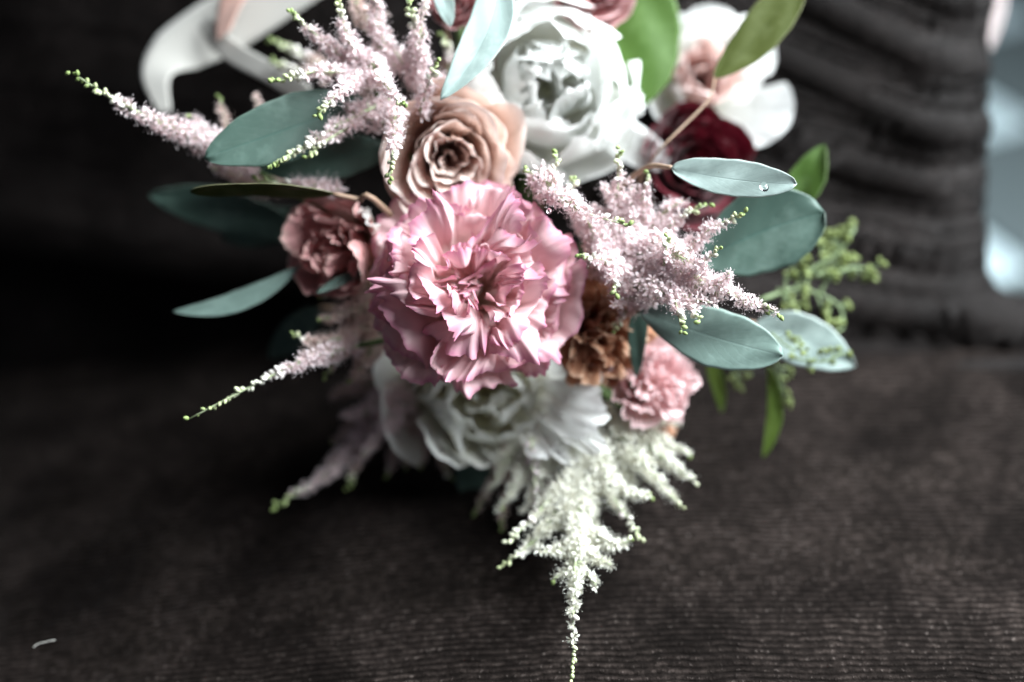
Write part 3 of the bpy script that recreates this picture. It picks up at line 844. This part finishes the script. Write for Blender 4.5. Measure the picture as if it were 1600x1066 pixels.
# ------------------------------------------------------------------ eucalyptus seed sprays
def lathe(profile, n=8):
    vs, fs = [], []
    for (r, z_) in profile:
        for j in range(n):
            th = 2 * math.pi * j / n
            vs.append((r * math.cos(th), r * math.sin(th), z_))
    for i in range(len(profile) - 1):
        for j in range(n):
            j2 = (j + 1) % n
            fs.append((i * n + j, i * n + j2, (i + 1) * n + j2, (i + 1) * n + j))
    return np.array(vs), fs

def frame(d):
    d = unit(d)
    ref = np.array([0, 0, 1.0]) if abs(d[2]) < .9 else np.array([1.0, 0, 0])
    x = unit(np.cross(ref, d)); y = np.cross(d, x)
    return np.stack([x, y, d], 1)

capsule, capsule_f = lathe([(0.02, 0), (.45, .15), (.62, .55), (.60, .85), (.48, .98), (.50, 1.05), (.25, 1.35), (.03, 1.6)], 8)

def seed_spray(label, lines, seed, size=1.0, n_end=5):
    r = np.random.default_rng(seed)
    t = thing("seed_spray", tuple(P(*lines[0][0])), label, "seed spray", "green seed sprays at the right of the bouquet")
    for ln in lines:
        pts = smooth_line([P(*q) for q in ln], 16)
        v, f = tube(pts, np.linspace(.0009, .0006, 16) * size, 6)
        br = register_part(mesh_obj("branch", v, f, M['seed_stem'], t))
        for k in range(3, 16, 2):
            d0 = unit(pts[min(k + 1, 15)] - pts[k - 1])
            side = unit(np.cross(d0, r.normal(size=3)))
            ln2 = r.uniform(.0035, .007) * size
            e = pts[k] + (side + d0 * .5) * ln2
            v, f = tube(np.array([pts[k], (pts[k] + e) / 2 + d0 * .0003, e]), .0005 * size, 5)
            register_part(mesh_obj("stalk", v, f, M['seed_stem'], br))
            vs, fs_ = [], []; off = 0
            for q in range(n_end if k < 15 else n_end + 2):
                dd = unit(side + d0 * .6 + r.normal(size=3) * .75)
                sc = .0021 * size * r.uniform(.75, 1.15)
                vv = e + dd * .0012 * size + (capsule * sc) @ frame(dd).T
                vs.append(vv); fs_ += [tuple(i + off for i in ff) for ff in capsule_f]; off += len(vv)
            o = mesh_obj("seed_cluster", np.vstack(vs), fs_, M['seed'], br)
            o["kind"] = "stuff"
    return t

seed_spray("green seed capsules branching out at right beyond the round teal leaf", [
    [(1185, 470, .478), (1240, 452, .488), (1280, 460, .490), (1312, 480, .492), (1318, 512, .492)],
    [(1240, 452, .488), (1270, 420, .490), (1310, 395, .492), (1335, 358, .494)],
    [(1225, 455, .484), (1232, 425, .486), (1260, 398, .488)],
    [(1280, 460, .490), (1300, 430, .492), (1340, 418, .494), (1358, 425, .494)],
    [(1215, 452, .484), (1228, 462, .488), (1245, 478, .488)],
    [(1275, 432, .49), (1300, 415, .495), (1315, 385, .497)]], 5)
seed_spray("tiny green seed stars lying on the blurred pale sage leaf", [
    [(1205, 520, .466), (1230, 542, .464), (1258, 548, .462)],
    [(1240, 560, .464), (1285, 565, .462), (1318, 552, .462)]], 6, .62, 4)
seed_spray("short green seed stalk hanging below the sage leaf", [
    [(1208, 550, .482), (1216, 585, .488), (1226, 620, .490)],
    [(1140, 560, .49), (1150, 585, .50)]], 8, .75, 3)

# ------------------------------------------------------------------ astilbe
def floret_template(r, stamens=4):
    vs, fs, uv = [], [], []
    for k in range(5):
        a = 2 * math.pi * k / 5 + r.uniform(-.25, .25)
        el = r.uniform(.15, .75)
        ln = r.uniform(.75, 1.1)
        d = np.array([math.cos(a) * math.cos(el), math.sin(a) * math.cos(el), math.sin(el)])
        s = np.array([-math.sin(a), math.cos(a), 0])
        b = len(vs)
        c1 = d * ln * .6 + np.array([0, 0, .08])
        vs += [d * .08, c1 + s * .20, c1 - s * .20, d * ln + s * .07 + np.array([0, 0, -.06]), d * ln - s * .07 + np.array([0, 0, -.06])]
        fs += [(b, b + 2, b + 1), (b + 1, b + 2, b + 4, b + 3)]
        uv += [(0, 0), (0, .6), (0, .6), (0, .9), (0, .9)]
    for k in range(stamens):
        d = unit(np.array([r.normal() * .6, r.normal() * .6, 1.0]))
        s = unit(np.cross(d, r.normal(size=3))); s2 = np.cross(d, s)
        ln = r.uniform(.9, 1.35)
        b = len(vs)
        vs += [d * .1 + s * .022, d * .1 - s * .022, d * ln * .94, d * ln + s * .055, d * ln - s * .055 + s2 * .03, d * (ln + .1)]
        fs += [(b, b + 1, b + 2), (b + 2, b + 3, b + 5), (b + 2, b + 5, b + 4)]
        uv += [(0, .3), (0, .3), (0, .8), (0, 1), (0, 1), (0, 1)]
    return np.array(vs), fs, np.array(uv)

_tr = np.random.default_rng(77)
FLO = [floret_template(_tr) for _ in range(7)]
bud_v, bud_f = lathe([(.05, -1), (.55, -.75), (.9, -.2), (.85, .35), (.5, .85), (.06, 1.1)], 7)
CALYX = None

def spike(parent, line, radius, kind, r, dens=1.0, fsize=1.50, bud_from=0.62, green=1.0):
    """one tapering flower branch; line base -> tip in (px, py, depth), radius in photo px at the base"""
    pts = smooth_line([P(*q) for q in line], 60)
    seg = np.r_[0, np.cumsum(np.linalg.norm(np.diff(pts, axis=0), axis=1))]
    Lm = seg[-1]
    dm = line[0][2]
    R0 = radius * 1.04 * PX(dm)
    sv, sf = tube(pts[::4], np.linspace(.00065, .0003, len(pts[::4])), 5)
    stem_v, stem_f, off = [sv], list(sf), len(sv)
    fv, ff_, fu, foff = [], [], [], 0
    bv_, bf_, bu, boff = [], [], [], 0
    s = 0.0
    while s < Lm:
        t = s / Lm
        env = max(R0 * ((1 - t) ** 0.75 * 0.92 + 0.08), .0012 + .0012 * (1 - t)) if t > .12 else R0 * (.75 + 2 * t)
        open_ = t < bud_from + r.uniform(-.10, .10)
        fs0 = .0028 * fsize * r.uniform(.8, 1.15) * (1.0 - .45 * t)
        i = min(int(t * 59), 58)
        c = pts[i] + (pts[i + 1] - pts[i]) * (t * 59 - i)
        tg = unit(pts[i + 1] - pts[i])
        rad_dir = unit(np.cross(tg, r.normal(size=3)))
        dist = max(env - fs0 * .7, .0006) * math.sqrt(r.uniform(.12, 1.0))
        d = unit(rad_dir * 1.0 + tg * r.uniform(.2, .9) + r.normal(size=3) * .18)
        e = c + unit(rad_dir + tg * .45) * dist
        if dist > .0012:
            pv_, pf_ = tube(np.array([c, e]), .00022, 3)
            stem_v.append(pv_); stem_f += [tuple(q + off for q in x) for x in pf_]; off += len(pv_)
        if open_:
            tv, tf, tu = FLO[r.integers(len(FLO))]
            vv = e + (tv * fs0) @ frame(d).T
            fv.append(vv); ff_ += [tuple(q + foff for q in x) for x in tf]; fu.append(tu); foff += len(vv)
            step = .00052
        else:
            bs = (.00128 - .00048 * t) * r.uniform(.8, 1.25) * (.55 + .45 * fsize)
            e2 = c + unit(rad_dir + tg * .6) * max(dist * .8, bs * 1.1)
            vv = e2 + (bud_v * bs * np.array([.85, .85, 1.1])) @ frame(d).T
            bv_.append(vv); bf_ += [tuple(q + boff for q in x) for x in bud_f]
            g = np.clip((t - bud_from + .08) / (1.0 - bud_from), 0, 1) * green
            bu.append(np.tile([[0.5, g]], (len(vv), 1))); boff += len(vv)
            step = .00052
        k = 1.0 / max(env / .0045, .30)
        s += step * k / dens * r.uniform(.6, 1.4)
    br = register_part(mesh_obj("branch", np.vstack(stem_v), stem_f, M['ast_stem'], parent))
    if fv:
        o = mesh_obj("florets", np.vstack(fv), ff_, M[kind], br, np.vstack(fu), smooth=False); o["kind"] = "stuff"
    if bv_:
        o = mesh_obj("buds", np.vstack(bv_), bf_, M['bud'], br, np.vstack(bu)); o["kind"] = "stuff"
    return br

def astilbe(label, kind, spikes, seed, hubline=True, dens=1.0):
    r = np.random.default_rng(seed)
    b = spikes[0][0][0]
    t = thing("astilbe", tuple(P(*b)), label, "astilbe", "astilbe plumes in the bouquet")
    for sp in spikes:
        line, rad = sp[0], sp[1]
        kw = sp[2] if len(sp) > 2 else {}
        spike(t, line, rad, kw.pop('kind', kind), r, dens=kw.pop('dens', 1.0) * dens, **kw)
    if hubline:
        v, f = tube(smooth_line([P(*b), P((b[0] + 770) / 2, (b[1] + 500) / 2, b[2] * .6 + .2), HUB], 12), .0012, 6)
        mesh_obj("stem", v, f, M['stem'], t)
    return t

astilbe("pale pink astilbe plume at upper left between the ribbon and the tan rose", 'ast_pink', [
    ([(575, 120, .455), (545, 60, .440), (518, -25, .430)], 27),
    ([(560, 110, .455), (500, 60, .440), (447, 15, .432)], 24),
    ([(562, 118, .452), (495, 112, .435), (425, 130, .428)], 24),
    ([(580, 115, .448), (535, 140, .430), (494, 182, .424)], 26, dict(bud_from=.7)),
    ([(575, 90, .448), (600, 130, .430), (633, 168, .424)], 26, dict(bud_from=.78)),
    ([(640, 120, .452), (650, 60, .440), (632, -12, .432)], 24, dict(bud_from=.5)),
    ([(655, 130, .455), (655, 70, .440), (668, -20, .436)], 30, dict(bud_from=.85)),
    ([(620, 110, .455), (590, 40, .445), (590, -30, .440)], 30, dict(bud_from=.8)),
    ([(690, 140, .462), (645, 120, .450), (610, 70, .448)], 34, dict(bud_from=1.2)),
    ([(655, 178, .445), (668, 135, .435), (684, 92, .428)], 18, dict(bud_from=.55)),
    ([(618, 160, .440), (616, 215, .427), (607, 284, .421)], 23, dict(bud_from=.6)),
    ([(610, 155, .448), (520, 200, .438), (465, 235, .430), (420, 258, .426)], 24, dict(bud_from=.42, dens=.75)),
    ([(560, 190, .445), (510, 220, .436), (474, 252, .432)], 16, dict(bud_from=.35, dens=.8)),
    ([(600, 190, .452), (560, 180, .446), (540, 165, .445)], 32, dict(bud_from=1.2)),
    ([(530, 296, .458), (470, 289, .452), (396, 282, .448)], 20, dict(bud_from=.6)),
    ([(560, 130, .462), (600, 150, .456), (640, 190, .452)], 34, dict(bud_from=1.2, kind='ast_dusty')),
    ([(500, 100, .49), (460, 80, .495), (420, 62, .50)], 16, dict(bud_from=.2, kind='ast_dusty')),
    ([(510, 120, .48), (450, 105, .49), (425, 95, .495)], 14, dict(bud_from=.2, kind='ast_dusty')),
    ([(700, 120, .475), (700, 80, .472), (690, 50, .470)], 22, dict(bud_from=.3, kind='ast_dusty')),
    ([(600, 40, .462), (560, 20, .46), (560, -30, .46)], 30, dict(bud_from=1.2, kind='ast_dusty')),
], 101)

astilbe("long pale pink astilbe spike reaching far left into the dark", 'ast_pink', [
    ([(400, 265, .470), (330, 225, .455), (270, 198, .445), (190, 162, .436), (106, 110, .430)], 36, dict(bud_from=.72, dens=.85)),
    ([(380, 265, .478), (360, 215, .475), (342, 150, .472)], 20, dict(kind='ast_dusty', bud_from=.9)),
    ([(360, 250, .470), (325, 205, .462), (296, 178, .456)], 18, dict(bud_from=.95)),
    ([(420, 250, .478), (412, 190, .475), (398, 148, .474)], 16, dict(kind='ast_dusty', bud_from=.9)),
    ([(430, 290, .480), (380, 275, .474), (325, 262, .468)], 26, dict(kind='ast_dusty', bud_from=.95)),
    ([(460, 285, .485), (400, 300, .480), (355, 285, .475)], 22, dict(kind='ast_dusty', bud_from=.95)),
], 102)

astilbe("full pale pink astilbe plume spreading right of the large pink flower", 'ast_pink', [
    ([(955, 400, .455), (1020, 405, .436), (1120, 450, .424), (1224, 494, .418)], 46, dict(bud_from=.93)),
    ([(840, 270, .434), (900, 325, .422), (985, 354, .418)], 28, dict(bud_from=.76)),
    ([(965, 345, .448), (965, 290, .436), (968, 228, .430)], 24, dict(bud_from=.62)),
    ([(1005, 345, .446), (1006, 305, .438), (1014, 268, .434)], 22, dict(bud_from=.7)),
    ([(1010, 420, .452), (990, 350, .442), (985, 285, .440)], 38, dict(bud_from=1.2)),
    ([(1030, 400, .448), (1050, 350, .440), (1108, 318, .436)], 26, dict(bud_from=.6)),
    ([(1040, 430, .445), (1100, 365, .430), (1168, 330, .422)], 26, dict(bud_from=.72)),
    ([(1030, 450, .440), (1038, 410, .425), (1044, 362, .418)], 20, dict(bud_from=.7)),
    ([(990, 440, .440), (950, 410, .428), (903, 397, .422)], 26, dict(bud_from=.72)),
    ([(955, 380, .444), (955, 420, .430), (963, 462, .424)], 26, dict(bud_from=.72)),
    ([(1010, 380, .440), (1060, 400, .424), (1112, 430, .418)], 38, dict(bud_from=1.2)),
    ([(1070, 450, .432), (1095, 415, .420), (1127, 386, .416)], 22, dict(bud_from=.72)),
    ([(1040, 420, .436), (1055, 470, .422), (1066, 520, .416)], 22, dict(bud_from=.62)),
    ([(1050, 450, .432), (1080, 475, .422), (1095, 506, .417)], 18, dict(bud_from=.62)),
    ([(970, 430, .442), (1030, 455, .428), (1120, 475, .421)], 40, dict(bud_from=1.2)),
    ([(950, 340, .450), (990, 390, .438), (1050, 430, .428)], 40, dict(bud_from=1.2)),
    ([(920, 330, .448), (940, 370, .44), (930, 400, .436)], 30, dict(bud_from=1.2)),
    ([(1100, 455, .428), (1130, 440, .421), (1140, 425, .418)], 20, dict(bud_from=1.2)),
    ([(865, 310, .438), (866, 275, .432), (871, 236, .430)], 14, dict(bud_from=.5)),
    ([(850, 310, .440), (835, 285, .434), (823, 260, .431)], 15, dict(bud_from=.6)),
    ([(900, 330, .442), (895, 300, .438), (897, 278, .436)], 14, dict(bud_from=.5)),
    ([(990, 470, .448), (960, 430, .440), (935, 385, .436)], 34, dict(bud_from=1.2)),
    ([(930, 370, .452), (905, 330, .448), (880, 300, .446)], 34, dict(bud_from=1.2)),
    ([(935, 400, .446), (925, 360, .440), (905, 320, .436)], 26, dict(bud_from=1.2)),
    ([(950, 430, .448), (925, 410, .444), (915, 360, .442)], 26, dict(bud_from=1.2, kind='ast_dusty')),
    ([(1010, 360, .452), (1040, 330, .446), (1070, 312, .444)], 30, dict(bud_from=1.1)),
    ([(990, 340, .452), (960, 310, .446), (940, 290, .444)], 26, dict(bud_from=1.2)),
    ([(1020, 470, .444), (985, 465, .438), (955, 480, .434)], 24, dict(bud_from=.95)),
    ([(1000, 470, .450), (975, 490, .446), (955, 520, .444)], 18, dict(bud_from=.5, kind='ast_dusty')),
], 103)

astilbe("dim brownish astilbe with one pale green tipped spike at lower left", 'ast_dusty', [
    ([(560, 540, .462), (480, 562, .442), (400, 600, .434), (278, 664, .428)], 24, dict(kind='ast_pink', bud_from=.5, dens=.62)),
    ([(580, 430, .475), (540, 450, .470), (500, 462, .466)], 32, dict(bud_from=.9)),
    ([(590, 470, .475), (540, 490, .466), (498, 500, .462)], 32, dict(bud_from=.9)),
    ([(580, 500, .475), (540, 530, .466), (508, 590, .460)], 28, dict(bud_from=.8)),
    ([(600, 520, .475), (570, 560, .468), (548, 600, .462)], 30, dict(bud_from=.9)),
    ([(560, 520, .470), (500, 535, .456), (456, 522, .450)], 18, dict(bud_from=.8)),
    ([(540, 545, .460), (490, 550, .450), (462, 575, .446)], 14, dict(bud_from=.8)),
    ([(600, 480, .480), (560, 500, .476), (520, 540, .470)], 36, dict(bud_from=1.2)),
], 104)

astilbe("blurred dusty pink astilbe under the cream peony at lower left", 'ast_dusty', [
    ([(640, 600, .500), (570, 680, .495), (510, 740, .488), (420, 796, .480)], 34, dict(kind='ast_pink', bud_from=.82)),
    ([(640, 590, .505), (570, 600, .500), (512, 622, .498)], 34, dict(bud_from=1.0)),
    ([(640, 620, .505), (570, 660, .500), (520, 690, .500)], 34, dict(bud_from=1.0)),
    ([(620, 640, .502), (570, 700, .498), (542, 764, .494)], 24, dict(bud_from=.8)),
    ([(640, 650, .502), (620, 700, .500), (606, 748, .498)], 22, dict(bud_from=.8)),
    ([(650, 640, .502), (640, 690, .500), (632, 735, .498)], 20, dict(bud_from=.9)),
    ([(670, 660, .502), (662, 700, .500), (655, 732, .498)], 18, dict(bud_from=.9)),
    ([(680, 670, .502), (690, 710, .500), (706, 752, .498)], 18, dict(bud_from=.9)),
    ([(630, 600, .497), (580, 640, .490), (530, 650, .486)], 34, dict(bud_from=1.1, kind='ast_pink')),
    ([(640, 620, .495), (600, 670, .488), (560, 720, .484)], 34, dict(bud_from=1.1, kind='ast_pink')),
    ([(610, 610, .50), (590, 650, .498), (570, 690, .496)], 36, dict(bud_from=1.2)),
], 105)

astilbe("white astilbe plume hanging at the bottom with its tip over the seat front", 'ast_white', [
    ([(935, 680, .474), (905, 790, .455), (898, 900, .432), (893, 1072, .4185)], 34, dict(bud_from=.80, green=.8)),
    ([(925, 690, .472), (885, 750, .460), (840, 800, .452), (790, 852, .446)], 28, dict(bud_from=.72, green=.6)),
    ([(910, 760, .460), (850, 830, .450), (783, 888, .446)], 28, dict(bud_from=.7, green=.8)),
    ([(945, 690, .470), (950, 760, .458), (1004, 842, .448)], 28, dict(bud_from=.8, green=.7)),
    ([(955, 670, .472), (1010, 730, .462), (1070, 798, .456)], 30, dict(bud_from=.85, green=.7)),
    ([(965, 660, .476), (1030, 710, .468), (1088, 757, .462)], 30, dict(bud_from=.88, green=.6)),
    ([(980, 650, .480), (1040, 690, .474), (1082, 712, .470)], 22, dict(bud_from=.85)),
    ([(905, 820, .450), (950, 850, .444), (990, 845, .442)], 26, dict(bud_from=.95)),
    ([(900, 850, .444), (930, 870, .438), (957, 884, .436)], 22, dict(bud_from=.95)),
    ([(898, 880, .440), (920, 900, .434), (932, 916, .432)], 16, dict(bud_from=.95)),
    ([(905, 850, .444), (875, 860, .440), (840, 862, .438)], 24, dict(bud_from=.95)),
    ([(900, 880, .440), (880, 895, .436), (863, 906, .434)], 18, dict(bud_from=.95)),
    ([(940, 740, .462), (985, 770, .456), (1020, 776, .452)], 20, dict(bud_from=.9)),
    ([(930, 710, .470), (920, 770, .462), (930, 830, .456)], 46, dict(bud_from=1.2)),
    ([(960, 690, .474), (975, 740, .468), (990, 780, .464)], 34, dict(bud_from=1.2)),
    ([(930, 640, .482), (960, 660, .480), (990, 700, .476)], 30, dict(bud_from=1.2)),
    ([(985, 640, .485), (1020, 655, .482), (1060, 662, .480)], 16, dict(bud_from=1.2)),
    ([(840, 690, .490), (800, 740, .485), (782, 830, .480)], 24, dict(kind='ast_dusty', bud_from=.9)),
    ([(800, 690, .495), (775, 740, .492), (740, 805, .490)], 18, dict(kind='ast_dusty', bud_from=.9)),
    ([(850, 690, .482), (815, 740, .474), (778, 800, .468)], 30, dict(bud_from=.95)),
    ([(830, 680, .486), (790, 720, .482), (765, 770, .478)], 26, dict(bud_from=.95)),
    ([(880, 690, .480), (850, 740, .472), (815, 800, .464)], 30, dict(bud_from=1.1)),
    ([(860, 690, .485), (850, 750, .478), (835, 800, .472)], 26, dict(bud_from=1.2, kind='ast_dusty')),
    ([(830, 685, .472), (832, 730, .468), (842, 790, .462)], 9, dict(bud_from=.0, green=.1)),
], 106, False)

# ------------------------------------------------------------------ ribbon
def ribbon(name, label, rows, mat, cat="ribbon", group=None):
    """rows: (centre, width direction in camera right/up/toward, half width px)"""
    c = smooth_line([P(*q[0]) for q in rows], 50)
    wd = smooth_line([cdir(*q[1]) for q in rows], 50)
    hw = np.interp(np.linspace(0, 1, 50), np.linspace(0, 1, len(rows)), [q[2] * PX(q[0][2]) for q in rows])
    u = np.linspace(-1, 1, 9)
    v = c[:, None, :] + wd[:, None, :] * (hw[:, None] * u[None, :])[..., None]
    uv = np.stack([np.tile(u, 50), np.repeat(np.linspace(0, 1, 50), 9)], 1)
    o = mesh_obj(name, v.reshape(-1, 3), grid_faces(50, 9), mat, None, uv)
    so = o.modifiers.new("thickness", 'SOLIDIFY'); so.thickness = .0003
    tag(o, label, cat, group)
    return o

GR = "silk ribbons behind the bouquet"
ribbon("ribbon", "wide white silk ribbon loop curling down at upper left behind the long astilbe spike", [
    ((490, -45, .515), (.5, -.85, .2), 44), ((405, 6, .520), (.5, -.85, .25), 50), ((335, 46, .524), (.55, -.8, .3), 56), ((275, 82, .524), (.75, -.6, .4), 52),
    ((243, 118, .518), (.95, -.2, .45), 30), ((257, 176, .508), (1, .1, .3), 11)], M['satin'], group=GR)
ribbon("ribbon", "narrow white ribbon strand running down to the pink astilbe", [
    ((318, 30, .518), (.7, .7, .3), 14), ((340, 62, .512), (.6, .8, .2), 17), ((370, 86, .506), (.5, .85, .2), 17), ((420, 113, .498), (.45, .9, .1), 16), ((480, 150, .49), (.4, .9, .1), 16)], M['satin'], group=GR)
ribbon("ribbon", "blush pink ribbon fold in front of the white loop", [
    ((385, -60, .512), (.9, .3, .2), 30), ((370, -10, .510), (.9, .3, .3), 34), ((356, 25, .505), (.8, .5, .3), 28), ((348, 56, .50), (.8, .5, .3), 14)], M['satin_blush'], group=GR)
ribbon("ribbon", "pale pink ribbon tail hanging behind the right edge of the backrest", [
    ((1548, -90, .66), (1, 0, .1), 24), ((1549, -30, .66), (1, 0, .3), 22), ((1549, 20, .66), (1, 0, .3), 18), ((1546, 50, .66), (1, 0, .2), 12), ((1541, 76, .66), (1, .1, .1), 7)], M['satin_pale'], group=GR)

# ------------------------------------------------------------------ water drops
def drop(label, px, py, d, size, sq=.6):
    n, m2 = 16, 10
    prof = [(math.sin(math.pi * i / (m2 - 1)) + 1e-3, -math.cos(math.pi * i / (m2 - 1))) for i in range(m2)]
    v, f = lathe(prof, n)
    v = v * np.array([1, .8, sq]) * size
    b = frame(cdir(.1, .5, .8))
    o = mesh_obj("water_drop", P(px, py, d) + v @ b.T, f, M['water'])
    tag(o, label, "water drop", "water drops")
    return o
drop("clear water drop lying on the pale grey green leaf", 1194, 292, .4175, .0022, .5)
drop("tiny water drop at the right rim of the large pink flower", 858, 330, .414, .0013)

# ------------------------------------------------------------------ lint on the seat
v, f = tube(smooth_line([P(52, 1012, .445), P(60, 1006, .446), P(86, 1000, .447)], 8), .00018, 5)
o = mesh_obj("thread", v, f, M['satin']); tag(o, "short pale thread lying on the velvet seat at the front corner", "thread")
